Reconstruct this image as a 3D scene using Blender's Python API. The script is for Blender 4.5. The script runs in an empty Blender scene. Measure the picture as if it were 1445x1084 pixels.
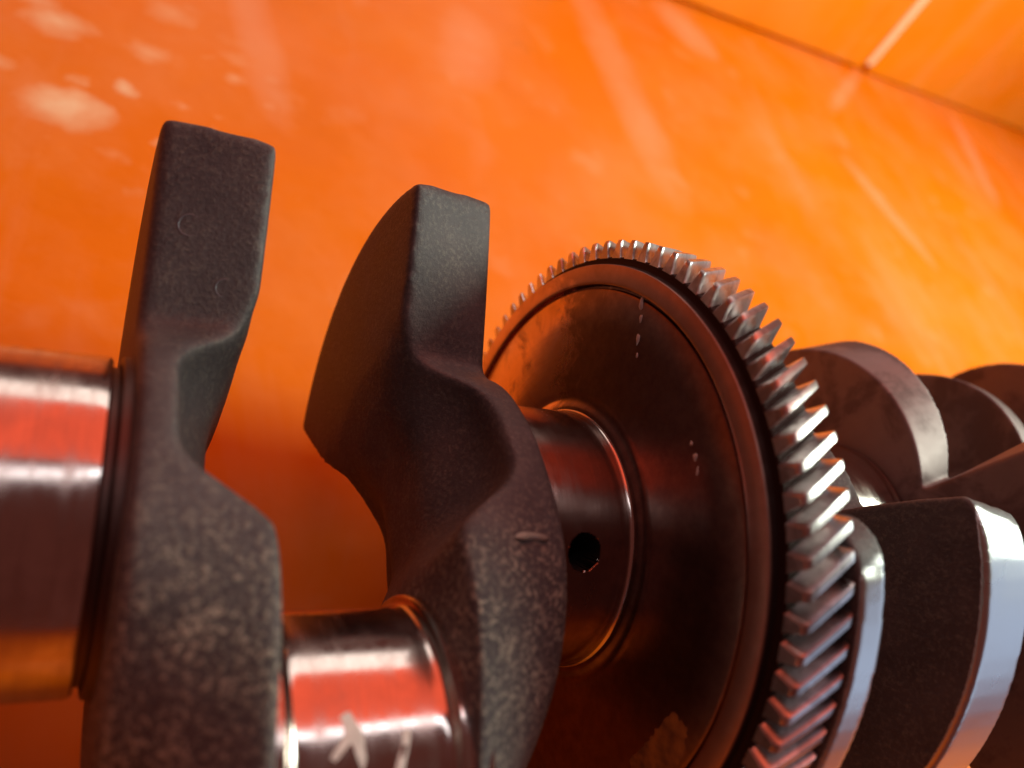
import bpy, bmesh, math, random
from mathutils import Vector, Matrix
R_ = math.radians
S = 0.001                      # modelled in millimetres, built in metres
scene = bpy.context.scene
col = scene.collection

# ------------------------------------------------------------------ camera
cam_d = bpy.data.cameras.new('camera'); cam = bpy.data.objects.new('camera', cam_d); col.objects.link(cam)
right = Vector((0.8669613, -0.1690052, 0.4688446)); down = Vector((0.1176935, -0.8447088, -0.5221258)); fwd = Vector((0.4842792, 0.5078428, -0.7124390))
M = Matrix((right, -down, -fwd)).transposed().to_4x4()
M.translation = Vector((-0.1238546, -0.0726923, 0.2571859))
cam.matrix_world = M
cam_d.sensor_width = 36.0; cam_d.lens = 1081.75 / 1445 * 36.0
cam_d.clip_start = 0.005; cam_d.clip_end = 60
cam_d.dof.use_dof = True; cam_d.dof.focus_distance = 0.205; cam_d.dof.aperture_fstop = 7.2
scene.camera = cam

# ------------------------------------------------------------------ world, lamps, exposure
w = bpy.data.worlds.new('World'); scene.world = w; w.use_nodes = True
bg = w.node_tree.nodes['Background']; bg.inputs[0].default_value = (0.50, 0.135, 0.10, 1); bg.inputs[1].default_value = 0.21

def area(name, az, el, dist, sx, sy, power, colr, target=(0.05, 0.1, 0.05)):
    d = bpy.data.lights.new(name, 'AREA'); d.shape = 'RECTANGLE'; d.size = sx; d.size_y = sy; d.energy = power; d.color = colr
    o = bpy.data.objects.new(name, d); col.objects.link(o)
    a, e = R_(az), R_(el); t = Vector(target)
    o.location = t + Vector((math.cos(a)*math.cos(e), math.sin(a)*math.cos(e), math.sin(e))) * dist
    o.rotation_euler = (t - o.location).to_track_quat('-Z', 'Y').to_euler()
    return o
area('window_light', 80, 27.5, 1.7, 1.8, 0.46, 5.0, (1.0, 0.94, 0.86))
area('door_light', -24, 16.5, 1.7, 1.9, 0.68, 3.8, (0.50, 0.72, 1.0))
sl = area('strip_lamp', 60, 80, 0.95, 1.1, 0.08, 1.05, (0.95, 0.97, 1.0))
sl.location = (0.0, 0.10, 0.95); sl.rotation_euler = (0, 0, R_(10))
area('orange_fill', 86, 57, 1.7, 3.0, 1.4, 16.0, (1.0, 0.12, 0.05))  # fill lamp added for an unseen orange canopy; reddens reflections and floor gaps
wl = area('work_lamp', 0, 40, 1.0, 0.34, 0.34, 8.5, (0.86, 1.0, 0.84))
wl.location = (0.74, 0.06, 0.60); wl.rotation_euler = (Vector((0.25, 0.3, 0)) - wl.location).to_track_quat('-Z', 'Y').to_euler()
vs = scene.view_settings
scene.display_settings.display_device = 'sRGB'
vs.view_transform = 'Standard'; vs.look = 'None'; vs.exposure = 0.0; vs.gamma = 1.0
scene.cycles.max_bounces = 10; scene.cycles.diffuse_bounces = 6; scene.cycles.glossy_bounces = 6
scene.cycles.use_denoising = True

# ------------------------------------------------------------------ material helpers
def mat(name):
    m = bpy.data.materials.new(name); m.use_nodes = True
    nt = m.node_tree; return m, nt, nt.nodes['Principled BSDF']
def N(nt, t, **kw):
    n = nt.nodes.new(t)
    for k, v in kw.items():
        if k in n.inputs: n.inputs[k].default_value = v
        else: setattr(n, k, v)
    return n
def coord(nt, scale=(1, 1, 1), loc=(0, 0, 0), rot=(0, 0, 0), src='Object'):
    tc = N(nt, 'ShaderNodeTexCoord'); mp = N(nt, 'ShaderNodeMapping')
    mp.inputs['Scale'].default_value = scale; mp.inputs['Location'].default_value = loc; mp.inputs['Rotation'].default_value = rot
    nt.links.new(tc.outputs[src], mp.inputs[0]); return mp.outputs[0]
def noise(nt, vec, scale, detail=4, rough=.55, dist=0):
    n = N(nt, 'ShaderNodeTexNoise'); n.inputs['Scale'].default_value = scale; n.inputs['Detail'].default_value = detail
    n.inputs['Roughness'].default_value = rough; n.inputs['Distortion'].default_value = dist
    nt.links.new(vec, n.inputs['Vector']); return n.outputs['Fac']
def ramp(nt, fac, stops):
    r = N(nt, 'ShaderNodeValToRGB'); e = r.color_ramp.elements
    while len(e) < len(stops): e.new(0.5)
    for el, (p, c) in zip(e, stops):
        el.position = p; el.color = (c, c, c, 1) if not hasattr(c, '__len__') else (*c, 1)
    nt.links.new(fac, r.inputs[0]); return r.outputs[0]
def mix(nt, fac, a, b):
    m = N(nt, 'ShaderNodeMix', data_type='RGBA')
    for i, v in ((6, a), (7, b)):
        if hasattr(v, '__len__'): m.inputs[i].default_value = (*v, 1)
        else: nt.links.new(v, m.inputs[i])
    if isinstance(fac, (int, float)): m.inputs[0].default_value = fac
    else: nt.links.new(fac, m.inputs[0])
    return m.outputs[2]
def math_(nt, op, a, b=0.0, c=None, clamp=False):
    m = N(nt, 'ShaderNodeMath', operation=op); m.use_clamp = clamp
    for i, v in enumerate((a, b) if c is None else (a, b, c)):
        if isinstance(v, (int, float)): m.inputs[i].default_value = v
        else: nt.links.new(v, m.inputs[i])
    return m.outputs[0]
def bump(nt, bs, h, strength, dist):
    b = N(nt, 'ShaderNodeBump'); b.inputs['Strength'].default_value = strength; b.inputs['Distance'].default_value = dist
    nt.links.new(h, b.inputs['Height']); nt.links.new(b.outputs[0], bs.inputs['Normal'])
def radius(nt):
    tc = N(nt, 'ShaderNodeTexCoord'); sp = N(nt, 'ShaderNodeSeparateXYZ'); nt.links.new(tc.outputs['Object'], sp.inputs[0])
    r = math_(nt, 'SQRT', math_(nt, 'ADD', math_(nt, 'MULTIPLY', sp.outputs[1], sp.outputs[1]), math_(nt, 'MULTIPLY', sp.outputs[2], sp.outputs[2])))
    return sp, r
def link(nt, a, b): nt.links.new(a, b)

# ---- orange paint: dusty, scuffed, glossy
def stroke(nt, vec, p0, p1, wd, ragged=.5):
    # pale mask round a straight streak from p0 to p1 (metres on the floor)
    L = math.hypot(p1[0]-p0[0], p1[1]-p0[1]); ang = math.atan2(p1[1]-p0[1], p1[0]-p0[0])
    mp = N(nt, 'ShaderNodeMapping', vector_type='TEXTURE'); mp.inputs['Location'].default_value = ((p0[0]+p1[0])/2, (p0[1]+p1[1])/2, 0)
    mp.inputs['Rotation'].default_value = (0, 0, ang); mp.inputs['Scale'].default_value = (L*.55, wd, 1); link(nt, vec, mp.inputs[0])
    sp = N(nt, 'ShaderNodeSeparateXYZ'); link(nt, mp.outputs[0], sp.inputs[0])
    nz = math_(nt, 'MULTIPLY', math_(nt, 'SUBTRACT', noise(nt, vec, 30, 4, .6), .5), 2.2*ragged)
    d = math_(nt, 'ADD', math_(nt, 'ADD', math_(nt, 'POWER', math_(nt, 'ABSOLUTE', sp.outputs[0]), 4.0), math_(nt, 'MULTIPLY', sp.outputs[1], sp.outputs[1])), nz)
    return math_(nt, 'SUBTRACT', 1.0, d, clamp=True)
def orange(name, base, scuff=1.0, rough=.3, strokes=()):
    m, nt, b = mat(name)
    v = coord(nt)
    big = noise(nt, v, 6, 3)
    c = mix(nt, ramp(nt, big, [(.35, 0), (.65, 1)]), base, tuple(x*y for x, y in zip(base, (1.0, .88, .9))))
    bl = ramp(nt, noise(nt, coord(nt, loc=(.15, .9, 0)), 11, 5, .65), [(.42, 0), (.68, 1)])
    c = mix(nt, math_(nt, 'MULTIPLY', bl, .16*scuff), c, (.92, .44, .24))
    bd = ramp(nt, noise(nt, coord(nt, loc=(.55, .2, 0)), 7, 5, .65), [(.48, 0), (.72, 1)])
    c = mix(nt, math_(nt, 'MULTIPLY', bd, .22), c, (.62, .12, .004))
    vs_ = coord(nt, (9, 2.2, 1), rot=(0, 0, R_(-14)))                 # long scuffs left by dragged parts
    st = ramp(nt, noise(nt, vs_, 1.6, 5, .6, .4), [(.56, 0), (.72, 1)])
    c = mix(nt, math_(nt, 'MULTIPLY', st, .16*scuff), c, (.92, .46, .30))
    sp_ = ramp(nt, noise(nt, coord(nt, loc=(.3, .1, 0)), 26, 3, .5), [(.60, 0), (.72, 1)])   # pale dried spots
    c = mix(nt, math_(nt, 'MULTIPLY', sp_, .12*scuff), c, (.95, .55, .32))
    dk = ramp(nt, noise(nt, coord(nt, loc=(.7, .4, 0)), 19, 4, .6), [(.68, 0), (.80, 1)])    # dark grease specks
    c = mix(nt, math_(nt, 'MULTIPLY', dk, .35*scuff), c, (.25, .06, .01))
    for p0, p1, wd_, amt in strokes:
        c = mix(nt, math_(nt, 'MULTIPLY', stroke(nt, v, p0, p1, wd_), amt), c, (.95, .52, .34))
    if strokes:                                     # bright glints of the glossy floor, painted in as pale spots
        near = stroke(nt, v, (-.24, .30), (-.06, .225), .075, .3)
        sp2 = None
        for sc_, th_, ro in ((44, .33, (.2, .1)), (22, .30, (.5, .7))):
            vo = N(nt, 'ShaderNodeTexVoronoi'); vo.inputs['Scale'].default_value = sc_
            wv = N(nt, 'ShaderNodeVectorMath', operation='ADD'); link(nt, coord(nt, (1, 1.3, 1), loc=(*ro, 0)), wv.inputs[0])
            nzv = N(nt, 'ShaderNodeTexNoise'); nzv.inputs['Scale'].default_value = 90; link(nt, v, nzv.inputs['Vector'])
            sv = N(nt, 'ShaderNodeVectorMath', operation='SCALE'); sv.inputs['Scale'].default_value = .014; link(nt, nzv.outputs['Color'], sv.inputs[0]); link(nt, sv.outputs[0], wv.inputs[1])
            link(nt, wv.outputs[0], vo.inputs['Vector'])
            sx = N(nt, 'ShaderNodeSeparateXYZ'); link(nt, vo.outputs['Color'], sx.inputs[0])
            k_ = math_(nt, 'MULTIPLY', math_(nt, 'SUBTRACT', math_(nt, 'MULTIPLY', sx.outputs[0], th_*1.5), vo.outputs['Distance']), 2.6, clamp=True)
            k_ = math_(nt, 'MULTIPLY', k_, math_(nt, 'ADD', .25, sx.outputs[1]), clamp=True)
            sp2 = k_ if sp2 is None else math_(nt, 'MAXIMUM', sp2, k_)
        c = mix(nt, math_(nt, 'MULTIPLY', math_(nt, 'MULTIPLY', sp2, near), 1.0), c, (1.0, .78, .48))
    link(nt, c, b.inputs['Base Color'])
    r = math_(nt, 'ADD', rough, math_(nt, 'MULTIPLY', noise(nt, v, 14, 4), .18))
    link(nt, r, b.inputs['Roughness'])
    h = math_(nt, 'ADD', noise(nt, v, 9, 2), math_(nt, 'MULTIPLY', noise(nt, v, 60, 3), .15))
    bump(nt, b, h, .5, .006)
    b.inputs['Specular IOR Level'].default_value = .10
    return m
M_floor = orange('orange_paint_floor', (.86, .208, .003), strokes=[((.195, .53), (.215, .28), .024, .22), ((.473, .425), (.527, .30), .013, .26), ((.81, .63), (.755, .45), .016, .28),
    ((-.075, .37), (-.055, .25), .014, .22), ((.08, .42), (.06, .33), .024, .16), ((.62, .625), (.50, .50), .010, .25), ((.30, .57), (.335, .50), .03, .3)])  # besides scuffs, some streaks paint in reflections of the wall joint and window bars
M_wall = orange('orange_paint_wall', (.84, .235, .003), .5)
m, nt, b = mat('pale_sealant'); M_seal = m
link(nt, mix(nt, noise(nt, coord(nt), 80, 3), (.85, .55, .30), (.92, .70, .45)), b.inputs['Base Color']); b.inputs['Roughness'].default_value = .5

# ---- forged iron with oil film; machined where the counterweight rim was turned
def forged(name, rim_r=None, speck=1.0):
    m, nt, b = mat(name)
    v = coord(nt)
    n1 = noise(nt, v, 45, 4); n2 = math_(nt, 'ADD', math_(nt, 'MULTIPLY', noise(nt, v, 820, 5, .75), .82), math_(nt, 'MULTIPLY', noise(nt, v, 210, 4, .6), .18)); n3 = noise(nt, v, 900, 3, .6)
    c = mix(nt, ramp(nt, n1, [(.35, 0), (.7, 1)]), (.054, .048, .053), (.096, .083, .086))
    # throw direction: the cheek kept its rough grey scale, the counterweight is smoother
    at = N(nt, 'ShaderNodeAttribute', attribute_name='rough_cast')
    fl = ramp(nt, n2, [(.49, 0), (.63, 1)])
    fl = math_(nt, 'MULTIPLY', math_(nt, 'MULTIPLY', fl, at.outputs['Fac']), speck)
    fl = math_(nt, 'MULTIPLY', fl, ramp(nt, noise(nt, v, 75, 4, .6), [(.34, .45), (.66, 1)]))
    c = mix(nt, math_(nt, 'MULTIPLY', fl, .9), c, (.62, .57, .44))
    ge = N(nt, 'ShaderNodeNewGeometry')
    wear = ramp(nt, math_(nt, 'ADD', ge.outputs['Pointiness'], math_(nt, 'MULTIPLY', math_(nt, 'SUBTRACT', noise(nt, v, 180, 5, .7), .5), .10)), [(.515, 0), (.585, 1)])
    c = mix(nt, math_(nt, 'MULTIPLY', wear, .38), c, (.24, .21, .19))
    scf = ramp(nt, noise(nt, coord(nt, (1, .35, 1), loc=(.02, .3, .1)), 120, 6, .7), [(.60, 0), (.72, 1)])
    c = mix(nt, math_(nt, 'MULTIPLY', scf, .22), c, (.20, .18, .18))
    b.inputs['Metallic'].default_value = .25
    rg = math_(nt, 'ADD', .46, math_(nt, 'MULTIPLY', n1, .18))
    rg = math_(nt, 'ADD', rg, math_(nt, 'MULTIPLY', at.outputs['Fac'], .04))
    hs = math_(nt, 'MULTIPLY', math_(nt, 'ADD', n2, math_(nt, 'MULTIPLY', n3, .5)), math_(nt, 'ADD', .26, math_(nt, 'MULTIPLY', at.outputs['Fac'], .75)))
    if rim_r:
        sp, r = radius(nt)
        tool = N(nt, 'ShaderNodeCombineXYZ'); link(nt, math_(nt, 'MULTIPLY', sp.outputs[0], 30), tool.inputs[0]); link(nt, math_(nt, 'MULTIPLY', sp.outputs[1], 420), tool.inputs[1])
        ed = math_(nt, 'ADD', r, math_(nt, 'MULTIPLY', math_(nt, 'SUBTRACT', noise(nt, tool.outputs[0], 1, 5, .7), .5), .0010))
        mk = math_(nt, 'MULTIPLY', math_(nt, 'SUBTRACT', ed, (rim_r - .7)*S), 3000, clamp=True)
        c = mix(nt, mk, c, (.62, .61, .60))
        mm = math_(nt, 'ADD', .25, math_(nt, 'MULTIPLY', mk, .75)); link(nt, mm, b.inputs['Metallic'])
        rg = math_(nt, 'SUBTRACT', rg, math_(nt, 'MULTIPLY', mk, .27))
        hs = math_(nt, 'MULTIPLY', hs, math_(nt, 'SUBTRACT', 1.0, math_(nt, 'MULTIPLY', mk, .93)))
    link(nt, c, b.inputs['Base Color']); link(nt, rg, b.inputs['Roughness'])
    bump(nt, b, hs, .9, .0009)
    return m
M_forged = forged('forged_iron')
M_forged_rim = forged('forged_iron_turned_rim', 86)

# ---- ground and polished steel, with rings left by turning
def steel(name, base, rough, ring=.3, stain=.0, ringscale=1400, dark=(.05, .03, .03), vary=False):
    m, nt, b = mat(name)
    sp, r = radius(nt)
    cv = N(nt, 'ShaderNodeCombineXYZ'); link(nt, math_(nt, 'MULTIPLY', sp.outputs[0], ringscale), cv.inputs[0])
    link(nt, math_(nt, 'MULTIPLY', r, ringscale), cv.inputs[1])
    rings = noise(nt, cv.outputs[0], 1, 3)
    v = coord(nt)
    if vary:                                       # no two copies wear the same stains
        oi = N(nt, 'ShaderNodeObjectInfo'); va = N(nt, 'ShaderNodeVectorMath', operation='ADD'); link(nt, v, va.inputs[0])
        cr = N(nt, 'ShaderNodeCombineXYZ'); link(nt, math_(nt, 'MULTIPLY', oi.outputs['Random'], 3.0), cr.inputs[0]); link(nt, cr.outputs[0], va.inputs[1]); v = va.outputs[0]
    n1 = noise(nt, v, 95 if vary else 38, 5, .65, .3); n2 = noise(nt, v, 260, 4, .6)
    c = mix(nt, math_(nt, 'MULTIPLY', n2, .35), base, tuple(x*.6 for x in base))
    st = ramp(nt, n1, [(.46, 0), (.56, 1)])
    c = mix(nt, math_(nt, 'MULTIPLY', st, stain), c, dark)
    b.inputs['Metallic'].default_value = 1.0
    link(nt, c, b.inputs['Base Color'])
    rg = math_(nt, 'ADD', rough, math_(nt, 'MULTIPLY', n1, rough*.6)); link(nt, rg, b.inputs['Roughness'])
    bump(nt, b, math_(nt, 'ADD', math_(nt, 'MULTIPLY', rings, ring), math_(nt, 'MULTIPLY', n2, .05)), .5, .00012)
    return m
def worn_journal():
    m = steel('polished_journal_steel', (.70, .60, .56), .09, .25, .10); nt = m.node_tree; b = nt.nodes['Principled BSDF']
    sp, r = radius(nt)
    # oil smears and rubbing marks run round the journal: quick change along X, slow change round it
    cv = N(nt, 'ShaderNodeCombineXYZ'); link(nt, math_(nt, 'MULTIPLY', sp.outputs[0], 420), cv.inputs[0])
    link(nt, math_(nt, 'MULTIPLY', sp.outputs[1], 38), cv.inputs[1]); link(nt, math_(nt, 'MULTIPLY', sp.outputs[2], 38), cv.inputs[2])
    sm = ramp(nt, noise(nt, cv.outputs[0], 1, 5, .65, .3), [(.42, 0), (.72, 1)])
    bl = ramp(nt, noise(nt, coord(nt), 85, 5, .65, .5), [(.44, 0), (.66, 1)])
    k = math_(nt, 'ADD', math_(nt, 'MULTIPLY', sm, .55), math_(nt, 'MULTIPLY', bl, .45), clamp=True)
    c0 = b.inputs['Base Color'].links[0].from_socket; r0 = b.inputs['Roughness'].links[0].from_socket
    link(nt, mix(nt, math_(nt, 'MULTIPLY', k, .75), c0, (.34, .23, .19)), b.inputs['Base Color'])
    link(nt, math_(nt, 'ADD', r0, math_(nt, 'MULTIPLY', k, .20)), b.inputs['Roughness'])
    return m
M_journal = worn_journal()
def greasy_disc():
    m = steel('oily_gear_steel', (.80, .54, .45), .15, .3, .2, 900); nt = m.node_tree; b = nt.nodes['Principled BSDF']
    sp, r = radius(nt)
    v = coord(nt); n1 = noise(nt, v, 70, 6, .7, .6); n2 = noise(nt, v, 300, 4, .6)
    # wiped sector: along the direction 125 degrees, outside it the face wears a film of old oil
    s_ = math_(nt, 'ADD', math_(nt, 'MULTIPLY', sp.outputs[1], math.sin(R_(133))), math_(nt, 'MULTIPLY', sp.outputs[2], math.cos(R_(133))))
    d = math_(nt, 'SUBTRACT', math_(nt, 'DIVIDE', s_, r), .80)
    d = math_(nt, 'ADD', d, math_(nt, 'MULTIPLY', math_(nt, 'SUBTRACT', n1, .5), .9))
    film = math_(nt, 'SUBTRACT', 1.0, math_(nt, 'MULTIPLY', d, 6.0), clamp=True)
    rim = math_(nt, 'MULTIPLY', math_(nt, 'SUBTRACT', r, 71.6*S), 4000, clamp=True)   # the raised rim keeps a thinner film
    film = math_(nt, 'MULTIPLY', film, math_(nt, 'SUBTRACT', 1.0, math_(nt, 'MULTIPLY', rim, .42)))
    film = math_(nt, 'MULTIPLY', film, math_(nt, 'ADD', .72, math_(nt, 'MULTIPLY', n2, .4)), clamp=True)
    c0 = b.inputs['Base Color'].links[0].from_socket; r0 = b.inputs['Roughness'].links[0].from_socket
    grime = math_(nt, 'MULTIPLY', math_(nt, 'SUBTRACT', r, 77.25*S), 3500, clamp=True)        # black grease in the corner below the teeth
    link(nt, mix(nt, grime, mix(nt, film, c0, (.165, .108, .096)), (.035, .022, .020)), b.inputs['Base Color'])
    link(nt, math_(nt, 'ADD', r0, math_(nt, 'ADD', math_(nt, 'MULTIPLY', film, .16), math_(nt, 'ADD', math_(nt, 'MULTIPLY', rim, .15), math_(nt, 'MULTIPLY', grime, .2)))), b.inputs['Roughness'])
    return m
M_disc = greasy_disc()
M_tooth = steel('gear_tooth_steel', (.70, .65, .65), .23, .1, .42, vary=True)
M_back = steel('turned_web_steel', (.27, .215, .21), .50, .2, .4)
M_dark = steel('oily_collar_steel', (.13, .085, .075), .36, .2, .3)
M_collar = steel('collar_steel', (.34, .28, .27), .25, .3, .3)
m, nt, b = mat('white_marker_paint'); M_white = m
link(nt, mix(nt, ramp(nt, noise(nt, coord(nt), 300, 4), [(.3, 0), (.7, 1)]), (.50, .45, .41), (.74, .70, .65)), b.inputs['Base Color']); b.inputs['Roughness'].default_value = .6
m, nt, b = mat('ochre_paint'); M_ochre = m
link(nt, mix(nt, ramp(nt, noise(nt, coord(nt), 260, 4), [(.35, 0), (.7, 1)]), (.12, .055, .022), (.38, .17, .036)), b.inputs['Base Color']); b.inputs['Roughness'].default_value = .5
m, nt, b = mat('pale_glint'); M_glint = m
b.inputs['Base Color'].default_value = (.50, .47, .45, 1); b.inputs['Roughness'].default_value = .30; b.inputs['Coat Weight'].default_value = .6  # pale colour stands for light glinting on wet drops
m, nt, b = mat('hole_shade'); M_hole_shade = m
b.inputs['Base Color'].default_value = (.012, .008, .007, 1); b.inputs['Roughness'].default_value = .45  # near-black colour paints the shade inside the oil hole
m, nt, b = mat('bruised_iron'); M_mark = m
b.inputs['Base Color'].default_value = (.16, .16, .18, 1); b.inputs['Metallic'].default_value = .6; b.inputs['Roughness'].default_value = .42
m, nt, b = mat('bare_metal_burr'); M_burr = m
link(nt, mix(nt, noise(nt, coord(nt), 500, 3), (.35, .32, .28), (.6, .57, .5)), b.inputs['Base Color']); b.inputs['Metallic'].default_value = .7; b.inputs['Roughness'].default_value = .35

# ------------------------------------------------------------------ mesh helpers (millimetres in, metres out)
def obj(name, verts, faces, material, parent=None, smooth=35, scale=S):
    me = bpy.data.meshes.new(name); me.from_pydata([(x*scale, y*scale, z*scale) for x, y, z in verts], [], faces)
    bm = bmesh.new(); bm.from_mesh(me); bmesh.ops.recalc_face_normals(bm, faces=bm.faces); bm.to_mesh(me); bm.free()
    me.materials.append(material)
    me.polygons.foreach_set('use_smooth', [True]*len(me.polygons)); me.set_sharp_from_angle(angle=R_(smooth))
    o = bpy.data.objects.new(name, me); col.objects.link(o)
    if parent: o.parent = parent
    return o
def lathe(prof, cy=0, cz=0, n=160, closed=False):
    v = []; f = []
    for x, r in prof:
        for k in range(n):
            a = 2*math.pi*k/n; v.append((x, cy + r*math.sin(a), cz + r*math.cos(a)))
    m_ = len(prof)
    for i in range(m_ - 1):
        for k in range(n):
            k2 = (k+1) % n; f.append((i*n+k, i*n+k2, (i+1)*n+k2, (i+1)*n+k))
    if closed:
        f.append(tuple(range(n))); f.append(tuple((m_-1)*n + k for k in range(n)))
    return v, f
def arc(x0, r0, x1, r1, cx, cr, n=6):
    a0 = math.atan2(r0-cr, x0-cx); a1 = math.atan2(r1-cr, x1-cx)
    if a1-a0 > math.pi: a1 -= 2*math.pi
    if a0-a1 > math.pi: a1 += 2*math.pi
    q = math.hypot(x0-cx, r0-cr)
    return [(cx+q*math.cos(a0+(a1-a0)*i/n), cr+q*math.sin(a0+(a1-a0)*i/n)) for i in range(n+1)]
def sstep(a, b, x):
    t = max(0.0, min(1.0, (x-a)/(b-a))); return t*t*(3-2*t)
def interp(tab, x):
    for (x0, y0), (x1, y1) in zip(tab, tab[1:]):
        if x <= x1: return y0 + (y1-y0)*(x-x0)/(x1-x0)
    return tab[-1][1]

# ------------------------------------------------------------------ setting
fx, fy = 3.0, 3.0
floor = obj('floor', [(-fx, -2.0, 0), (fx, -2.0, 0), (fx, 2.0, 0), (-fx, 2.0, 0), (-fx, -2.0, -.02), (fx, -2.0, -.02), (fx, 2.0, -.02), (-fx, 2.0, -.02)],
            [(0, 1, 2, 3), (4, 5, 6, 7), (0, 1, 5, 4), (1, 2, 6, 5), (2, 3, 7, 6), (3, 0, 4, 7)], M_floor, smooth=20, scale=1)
floor['kind'] = 'structure'
# back wall: base line fitted on the floor, leaning slightly back
P0 = Vector((.3061, .5755, 0)); P1 = Vector((1.0334, .6835, 0)); wd = (P1-P0).normalized(); wn = Vector((-wd.y, wd.x, 0))
Wj = Vector((.6225, .6301, 0)); Wj = P0 + wd*((Wj-P0).dot(wd))
up = (Vector((0, 0, 1)) + wn*.10).normalized()
wall = bpy.data.objects.new('wall', None); col.objects.link(wall); wall.location = Wj
wall['label'] = 'glossy orange panelled wall with a pale upright joint behind the crankshaft'; wall['category'] = 'wall'
def slab(name, a, b_, z0, z1, t0, t1, material):
    v = []
    for t in (t0, t1):
        for s, z in ((a, z0), (b_, z0), (b_, z1), (a, z1)):
            v.append(tuple(wd*s + up*z + wn*t))
    o = obj(name, v, [(0, 1, 2, 3), (4, 5, 6, 7), (0, 1, 5, 4), (1, 2, 6, 5), (2, 3, 7, 6), (3, 0, 4, 7)], material, wall, 20, 1)
    bv = o.modifiers.new('edge', 'BEVEL'); bv.width = .0015; bv.segments = 2
    return o
slab('panel', -.42, -.006, .004, .165, 0, .012, M_wall)
slab('panel', .006, 1.5, .002, .165, 0, .012, M_wall)
slab('joint_strip', -.0058, .0058, .010, .163, -.0015, .010, M_seal)
slab('gap_light_block', -.42, 1.5, .0006, .04, .0125, .03, M_wall)  # added behind the panels to stop light under them, keeping the gap dark

# ------------------------------------------------------------------ the crankshaft
H = 85.2
TH = math.atan2(.6, .8)
crank = bpy.data.objects.new('crankshaft', None); col.objects.link(crank)
crank['label'] = 'oily dark forged crankshaft with a helical toothed gear, lying on the orange floor'; crank['category'] = 'crankshaft'
# crank frame: X along the shaft, Y image-up, Z towards the camera side
CF = Matrix(((1, 0, 0), (0, .8, -.6), (0, .6, .8))).to_4x4(); CF.translation = (0, 0, H*S)
def part(name, vf, material, parent=crank, smooth=35):
    o = obj(name, vf[0], vf[1], material, parent, smooth)
    if parent is crank: o.matrix_local = CF
    return o

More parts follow.
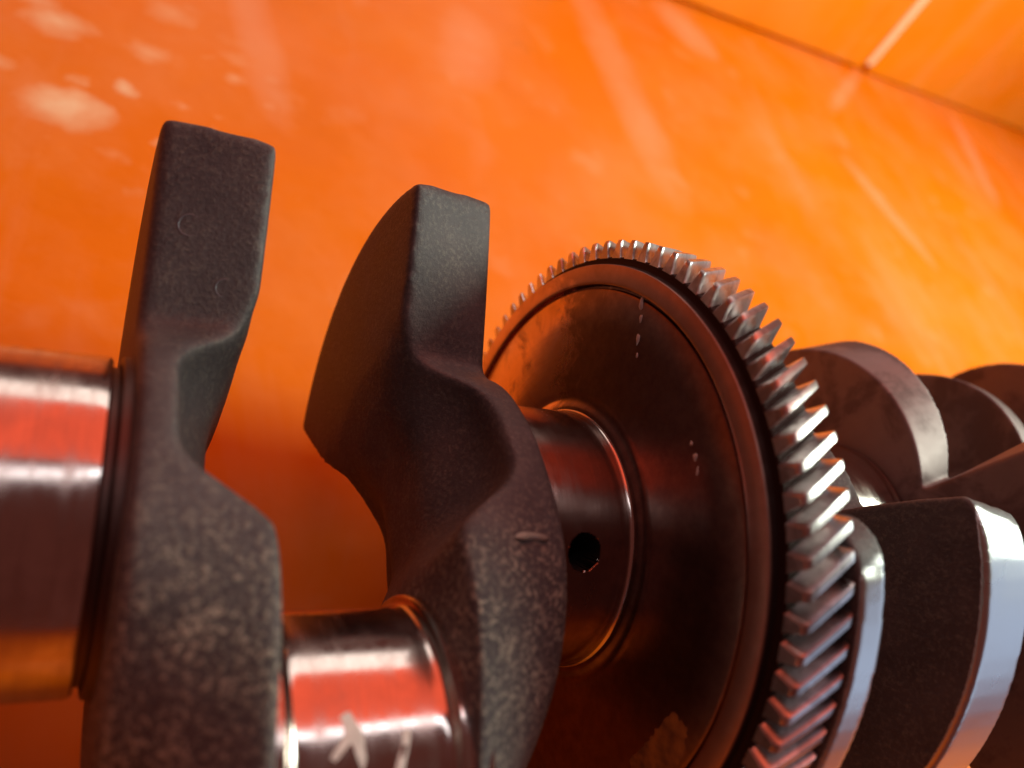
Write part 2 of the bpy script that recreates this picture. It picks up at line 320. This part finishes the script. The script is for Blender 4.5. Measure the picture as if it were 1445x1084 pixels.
# ---- webs
MAIN = [(0, 60), (15, 55), (34, 51.5), (48, 49), (60, 46.5), (72, 43.5), (87, 41), (109, 40), (128, 41)]
PIN = [(0, 87), (10, 85), (20, 78.5), (28, 70.5), (37, 64), (48, 57), (55, 52), (60, 48.5), (66, 45), (72, 43.5), (87, 41.5), (109, 40.5), (128, 42)]
def circle_r(c, t):                                # radius from the axis to a circle (cy, cz, r) at angle t
    d = math.hypot(c[0], c[1]); q = t - math.atan2(c[0], c[1])
    return d*math.cos(q) + math.sqrt(max(c[2]**2 - (d*math.sin(q))**2, 1))
def web(xm, xp, deg, name='web', material=None, mscale=1.0, cwr=(91, 88), scoop=17, smooth_it=9, voxel=1.0, edges=(147, 141), circles=None, corner=0):
    sgn = 1 if xp > xm else -1                     # pin side lies towards sgn
    th = R_(deg)
    phis = []
    a = -180.0
    while a < 180:
        phis.append(a); aa = abs(a + .01)
        a += .75 if edges[1]-10 < aa < edges[0]+6 else 3.0
    fr = [.12, .25, .38, .5, .6, .7, .8, .88, .94, 1.0]
    def outline(ph, q):                            # q = 0 on the pin side, 1 on the main side
        p = abs(ph); s = edges[1]*(1-q) + edges[0]*q
        if p >= s:
            e_ = max(0.0, 1 - (p-s)/9.0)
            return cwr[1]*(1-q) + cwr[0]*q - corner*(1 - math.sqrt(max(0.0, 1 - e_**2)))
        if circles and p < s - 3:
            t = th + R_(ph); return circle_r(circles[1], t)*(1-q) + circle_r(circles[0], t)*q
        b_ = s - 12
        pp = min(p, 128) if p < b_ else 128
        r0 = interp(PIN, min(pp, 128))*(1-q) + interp(MAIN, min(pp, 128))*mscale*q
        if p > b_: r0 += 4.5*((p-b_)/(s-b_))**2
        if p > s - 2.2: r0 += (cwr[1]*(1-q) + cwr[0]*q - corner - r0)*((p-s+2.2)/2.2)
        return r0
    def xpin(R, ph):
        u, v_ = R*math.cos(ph), R*math.sin(ph)
        d = scoop * sstep(24, 5, u) * sstep(-42, -14, u) * (.45 + .55*sstep(10, 32, abs(v_)))
        return xp - sgn*d
    V = []; F = []
    nP = len(phis)
    def add(x, R, phd):
        t = th + R_(phd); V.append((x, R*math.sin(t), R*math.cos(t)))
    rings = []
    def ring(fx_, fr_):
        s = len(V)
        for p in phis: add(fx_(p), fr_(p), p)
        rings.append(s)
    V.append((xpin(0, 0), 0, 0)); c0 = 0
    for f_ in fr: ring(lambda p, f_=f_: xpin(outline(p, 0)*f_, R_(p)), lambda p, f_=f_: outline(p, 0)*f_)
    for k in range(1, 8):
        q = k/8
        ring(lambda p, q=q: xpin(outline(p, 0), R_(p))*(1-q) + xm*q, lambda p, q=q: outline(p, q))
    for f_ in reversed(fr): ring(lambda p: xm, lambda p, f_=f_: outline(p, 1)*f_)
    V.append((xm, 0, 0)); c1 = len(V)-1
    for i in range(nP):
        j = (i+1) % nP
        F.append((c0, rings[0]+i, rings[0]+j)); F.append((c1, rings[-1]+j, rings[-1]+i))
        for a_, b_ in zip(rings, rings[1:]): F.append((a_+i, b_+i, b_+j, a_+j))
    o = part(name, (V, F), material or M_forged)
    rm = o.modifiers.new('remesh', 'REMESH'); rm.mode = 'VOXEL'; rm.voxel_size = voxel*S; rm.use_smooth_shade = True
    sm = o.modifiers.new('smooth', 'SMOOTH'); sm.factor = .5; sm.iterations = smooth_it
    bpy.context.view_layer.update()
    dg = bpy.context.evaluated_depsgraph_get()
    me = bpy.data.meshes.new_from_object(o.evaluated_get(dg)); o.modifiers.clear(); o.data = me; me.name = name
    me.polygons.foreach_set('use_smooth', [True]*len(me.polygons))
    # how rough the forged skin is: strongest on the cheek round the pin
    at = me.attributes.new('rough_cast', 'FLOAT', 'POINT'); vals = []
    for vv in me.vertices:
        u = (vv.co.y*math.sin(th) + vv.co.z*math.cos(th))/S
        vals.append(.16 + .84*sstep(10, 42, u))
    at.data.foreach_set('value', vals)
    return o

def main_journal(x0, x1, R=35.0, material=None, n=160, uc=True):
    p = [(x0-4, 20), (x0-4, R+1.2), (x0-1.2, R+.6), (x0-.6, R-1.0), (x0+.6, R-1.0), (x0+1.0, R-.25), (x0+1.6, R)]
    k = 8
    p += [(x0+1.6+(x1-x0-3.2)*i/k, R) for i in range(1, k+1)]
    p += [(x1-.5, R-.15), (x1, R-.7), (x1+.1, 20)]
    part('thrust_collar', lathe([(x1-.2, 20), (x1-.2, R-2.2), (x1+1.3, R-2.2), (x1+1.6, R-.2), (x1+2.0, R+.3), (x1+5, R+.5), (x1+5, 20)]), M_dark)
    return part('main_journal', lathe(p, n=n), material or M_journal)
def crank_pin(x0, x1, deg, r=53.0, R=29.8):
    cy, cz = r*math.sin(R_(deg)), r*math.cos(R_(deg))
    p = [(x0-6, 10), (x0-6, R+2.6), (x0-.3, R+2.6), (x0, R+2.3)] + arc(x0+.3, R+2.0, x0+2.4, R, x0+2.5, R+2.2, 6)
    p += [(x0+3.6+(x1-x0-7.2)*i/8, R) for i in range(9)]
    p += list(reversed(arc(x1-.3, R+2.0, x1-2.4, R, x1-2.5, R+2.2, 6))) + [(x1, R+2.3), (x1+.3, R+2.6), (x1+6, R+2.6), (x1+6, 10)]
    return part('crank_pin', lathe(p, cy, cz), M_journal), cy, cz

D1, D2, D3, D4 = -47.0, 162.0, 178.0, 178.0
# nose and first main journal (runs out of the picture on the left)
part('crank_nose', lathe([(-205, 1), (-205, 20), (-203, 22), (-156, 22), (-155.5, 24), (-152, 24), (-152, 1)]), M_collar)
main_journal(-152, -119)
webs = []
webs.append(web(-115.5, -90.6, D1, smooth_it=62, cwr=(92.5, 89.5), voxel=.8))
pin1, p1y, p1z = crank_pin(-89, -58, D1)
webs.append(web(-29, -56, D1, smooth_it=62, cwr=(92.5, 89.5), voxel=.8))

# second main journal with its oil hole, a fine grid pulled inwards round the hole
def journal_with_hole(x0, x1, R, hx, hdeg, hr):
    xs = [x0-4, x0-1.2, x0-.6, x0+.6, x0+1.0]
    rs = {0: R+1.2, 1: R+.6, 2: R-1, 3: R-1, 4: R-.25}
    x = x0+1.6
    while x < x1-1.6: xs.append(x); x += .4
    nn = len(xs)
    xs += [x1-1.6]
    prof_r = [rs.get(i, R) for i in range(len(xs))]
    for xx, rr in ((x1-.8, R+.1), (x1-.3, R+.45), (x1, R+1.1), (x1+.8, R+1.1)): xs.append(xx); prof_r.append(rr)
    angs = []; a = hdeg-180
    while a < hdeg+180 - .2:
        angs.append(a); a += .55 if abs(a-hdeg) < 11.5 else 2.5
    V = []; F = []; n = len(angs)
    for xx, rr in zip(xs, prof_r):
        for a in angs:
            d = math.hypot(xx-hx, R*R_(a-hdeg))
            r = rr
            if d < hr + .9:
                r = rr - 30*sstep(hr+.1, hr-.6, d)
            V.append((xx, r*math.sin(R_(a)), r*math.cos(R_(a))))
    for i in range(len(xs)-1):
        for k in range(n):
            k2 = (k+1) % n; F.append((i*n+k, i*n+k2, (i+1)*n+k2, (i+1)*n+k))
    o = part('main_journal', (V, F), M_journal, smooth=40)
    o.data.materials.append(M_hole_shade)
    for p_ in o.data.polygons:
        c_ = p_.center/S
        if math.hypot(c_.x-hx, R*(math.atan2(c_.y, c_.z)-R_(hdeg))) < hr+.1 and math.hypot(c_.y, c_.z) < R-.45: p_.material_index = 1
    return o
journal_with_hole(-29, -2.4, 35.0, -16.7, 7.3, 4.4)

# ---- the gear
WG = 14.0; RT = 85.0; NT = 86; HEL = 5.8
prof = [(-2.6, 30), (-2.6, 36.2), (-2.3, 37.0), (-1.7, 37.6), (-1.25, 38.6), (-1.1, 39.4), (-1.35, 40.4), (-1.5, 41.5), (-1.5, 50), (-1.5, 60), (-1.5, 70.0), (-1.2, 70.6), (-.3, 70.9), (-.3, 71.5), (-2.0, 71.8), (-2.25, 72.2),
        (-2.3, 72.6), (-2.3, 77.0), (-2.15, 77.3), (-1.8, 77.5), (-.1, 77.8), (.15, 78.2), (.2, 79.5), (.5, 79.9), (WG-.5, 79.9), (WG, 79.4), (WG, 30)]
gear = part('helical_gear', lathe(prof, n=240), M_disc, smooth=30)
def tooth():
    V = []; F = []
    # half profile: (radius, half angle in degrees)
    pr = [(79.4, 1.86), (80.0, 1.58), (81.0, 1.36), (82.4, 1.12), (83.7, .90), (84.6, .74), (84.95, .62)]
    prof_ = [(r, -a) for r, a in pr] + [(85.0, 0)] + [(r, a) for r, a in reversed(pr)]
    xs = [0.25, .6, 1.1, 1.8, 4, 7, 10, 12.6, 13.5, 14.0]
    for x in xs:
        q = max(0.0, 1 - (x-.25)/1.2) if x < 4 else max(0.0, 1 - (WG-x)/.9)*.5   # rounded ends
        for r, a in prof_:
            t = (r-79.4)/5.6; rr = r - q*q*1.2*t
            ang = R_(a*(1-.2*q*q) + HEL*x/WG)
            V.append((x, rr*math.sin(ang), rr*math.cos(ang)))
    n = len(prof_)
    for i in range(len(xs)-1):
        for k in range(n-1): F.append((i*n+k, i*n+k+1, (i+1)*n+k+1, (i+1)*n+k))
    F.append(tuple(range(n))); F.append(tuple((len(xs)-1)*n+k for k in range(n)))
    return V, F
t0 = part('gear_tooth', tooth(), M_tooth, gear, smooth=32)
for k in range(NT):
    o = t0 if k == 0 else t0.copy()
    if k: col.objects.link(o); o.parent = gear
    o.rotation_euler = (-R_(14.8 + k*360/NT), 0, 0)

# ---- throws beyond the gear
web(14.5, 22, D2, cwr=(86.0, 86.0), scoop=3, smooth_it=5, edges=(145, 143), corner=12, material=M_forged_rim, voxel=.6)
crank_pin(22, 57, D2)
web(74.5, 56.5, D2, cwr=(86.5, 87.0), edges=(142, 140), corner=4, material=M_forged_rim, mscale=1.08, scoop=10, smooth_it=9, voxel=.6)
main_journal(78, 106)
web(109, 127, D3, material=M_back, circles=((16.3, -16.4, 51.8), (30, -12, 44)), smooth_it=9, scoop=3, edges=(144, 138), voxel=.6)
crank_pin(127, 160, D3)
web(178, 160, D3, material=M_back, circles=((21.5, -8, 45), (21.5, -3, 45)), smooth_it=8, scoop=3, voxel=.6)
main_journal(181, 208)
web(211, 236, D4, material=M_back, circles=((32.5, 0, 45), (32.5, 0, 45)), smooth_it=6, scoop=3)
crank_pin(236, 268, D4)
web(294, 268, D4, material=M_forged_rim)
main_journal(297, 330)

# ------------------------------------------------------------------ small marks on the shaft
def blob_patch(name, outline, place, material, parent=crank, thick=.25):
    n = len(outline); V = []; F = []
    cu = sum(u for u, v in outline)/n; cv = sum(v for u, v in outline)/n
    V.append(place(cu, cv, thick))
    for u, v in outline: V.append(place(cu+(u-cu)*.8, cv+(v-cv)*.8, thick*.9))
    for u, v in outline: V.append(place(u, v, -.05))
    for i in range(n):
        j = (i+1) % n; F.append((0, 1+i, 1+j)); F.append((1+i, 1+n+i, 1+n+j, 1+j))
    return part(name, (V, F), material, parent, 60)
rnd = random.Random(5)
def ragged(pts, k=5, amp=.5):
    out = []
    for (u0, v0), (u1, v1) in zip(pts, pts[1:]+pts[:1]):
        for i in range(k):
            t = i/k; out.append((u0+(u1-u0)*t + rnd.uniform(-amp, amp), v0+(v1-v0)*t + rnd.uniform(-amp, amp)))
    return out
# ochre paint dab on the gear face (u = Y, v = Z)
blob_patch('paint_dab', ragged([(-25.2, 55.5), (-26.6, 60.8), (-31.5, 61.0), (-38, 58.0), (-47, 49.5), (-43, 43.0), (-38.5, 46.5), (-34.5, 49.5), (-32.0, 50.8), (-28.5, 53.0)], 7, .55),
           lambda u, v, h: (-1.5-h*.5, u, v), M_ochre, gear)
# marker strokes on the first crank pin (u = X, v = degrees round the pin)
def on_pin(u, v, h):
    r = 29.8 + h*.4; return (u, p1y + r*math.sin(R_(v)), p1z + r*math.cos(R_(v)))
for pts in ([(-79.2, 44), (-77.6, 45.5), (-76.2, 41), (-75.0, 36), (-74.9, 30), (-75.6, 25), (-76.5, 31), (-77.8, 36), (-80.5, 30), (-81.5, 31), (-78.6, 38)],
            [(-68.0, 38), (-66.4, 38), (-68.2, 24), (-69.5, 16), (-71.2, 16), (-70.0, 26)]):
    blob_patch('paint_stroke', ragged(pts, 3, .22), on_pin, M_white, pin1, .2)
# a burr left on the second web
V = []; F = []
for i in range(9):
    t = i/8; x = -43.4 + 9.0*t; wd_ = (1 - (2*t-1)**4)*.75 + .12; hz = (.9 + .4*math.sin(9*t))*(1 - (2*t-1)**6) + .05
    y, z = 10.6 + .15*math.sin(5*t), 46.75 - 1.0*t
    V += [(x, y+wd_, z-.5-.6*wd_), (x, y+.35*wd_, z+hz*.75), (x, y-.3*wd_, z+hz*.8), (x, y-wd_, z+.25*wd_-.3)]
for i in range(8):
    for k in range(3): F.append((i*4+k, i*4+k+1, i*4+5+k, i*4+4+k))
part('casting_burr', (V, F), M_burr, webs[1], 50)
# shallow ring marks of a hardness test on the first counterweight
def ring_mark(c, nrm, r0, a0, a1):
    nv = Vector(nrm).normalized(); t1 = nv.orthogonal().normalized(); t2 = nv.cross(t1); V = []; F = []
    n = 18
    for i in range(n+1):
        a = R_(a0 + (a1-a0)*i/n); e = 1 - abs(2*i/n-1)**4
        for dr, dh in ((-.28, -.1), (-.1, .14*e), (.1, .14*e), (.28, -.1)):
            q = Vector(c) + (t1*math.cos(a) + t2*math.sin(a))*(r0+dr*(.3+.7*e)) + nv*dh; V.append(tuple(q))
    for i in range(n):
        for k in range(3): F.append((i*4+k, i*4+k+1, i*4+5+k, i*4+4+k))
    return part('ring_mark', (V, F), M_mark, webs[0], 60)
ring_mark((-107.3, 66.2, -8.0), (-.27, .17, .95), 2.5, 0, 250)
ring_mark((-98.6, 53.3, -3.9), (-.22, .11, .97), 2.1, 20, 230)

# drops on the gear face, their wet glints painted in as pale colour
def drop(u, v, ru, rv, h):
    V = [(-1.5-h, u, v)]; F = []; n = 14
    for q, hh in ((.45, .86), (.8, .45), (1.0, -.05)):
        for i in range(n):
            a = 2*math.pi*i/n; k = q*(1 + .16*math.sin(3*a+u) + .1*math.sin(5*a+v))
            V.append((-1.5-h*hh, u + ru*k*math.sin(a), v + rv*k*math.cos(a)))
    for i in range(n):
        j = (i+1) % n; F.append((0, 1+i, 1+j))
        for b_ in (1, 1+n): F.append((b_+i, b_+n+i, b_+n+j, b_+j))
    return part('glint_drop', (V, F), M_glint, gear, 80)
for a_ in ((66.2, 22.2, 1.9, .8, .5), (62.4, 22.9, 1.1, .6, .35), (57.0, 23.0, 1.5, .7, .4), (52.8, 23.6, .7, .4, .25), (31.0, 50.2, 1.0, .7, .4), (33.8, 48.3, .6, .5, .3), (28.0, 51.6, 1.2, .4, .25)): drop(*a_)
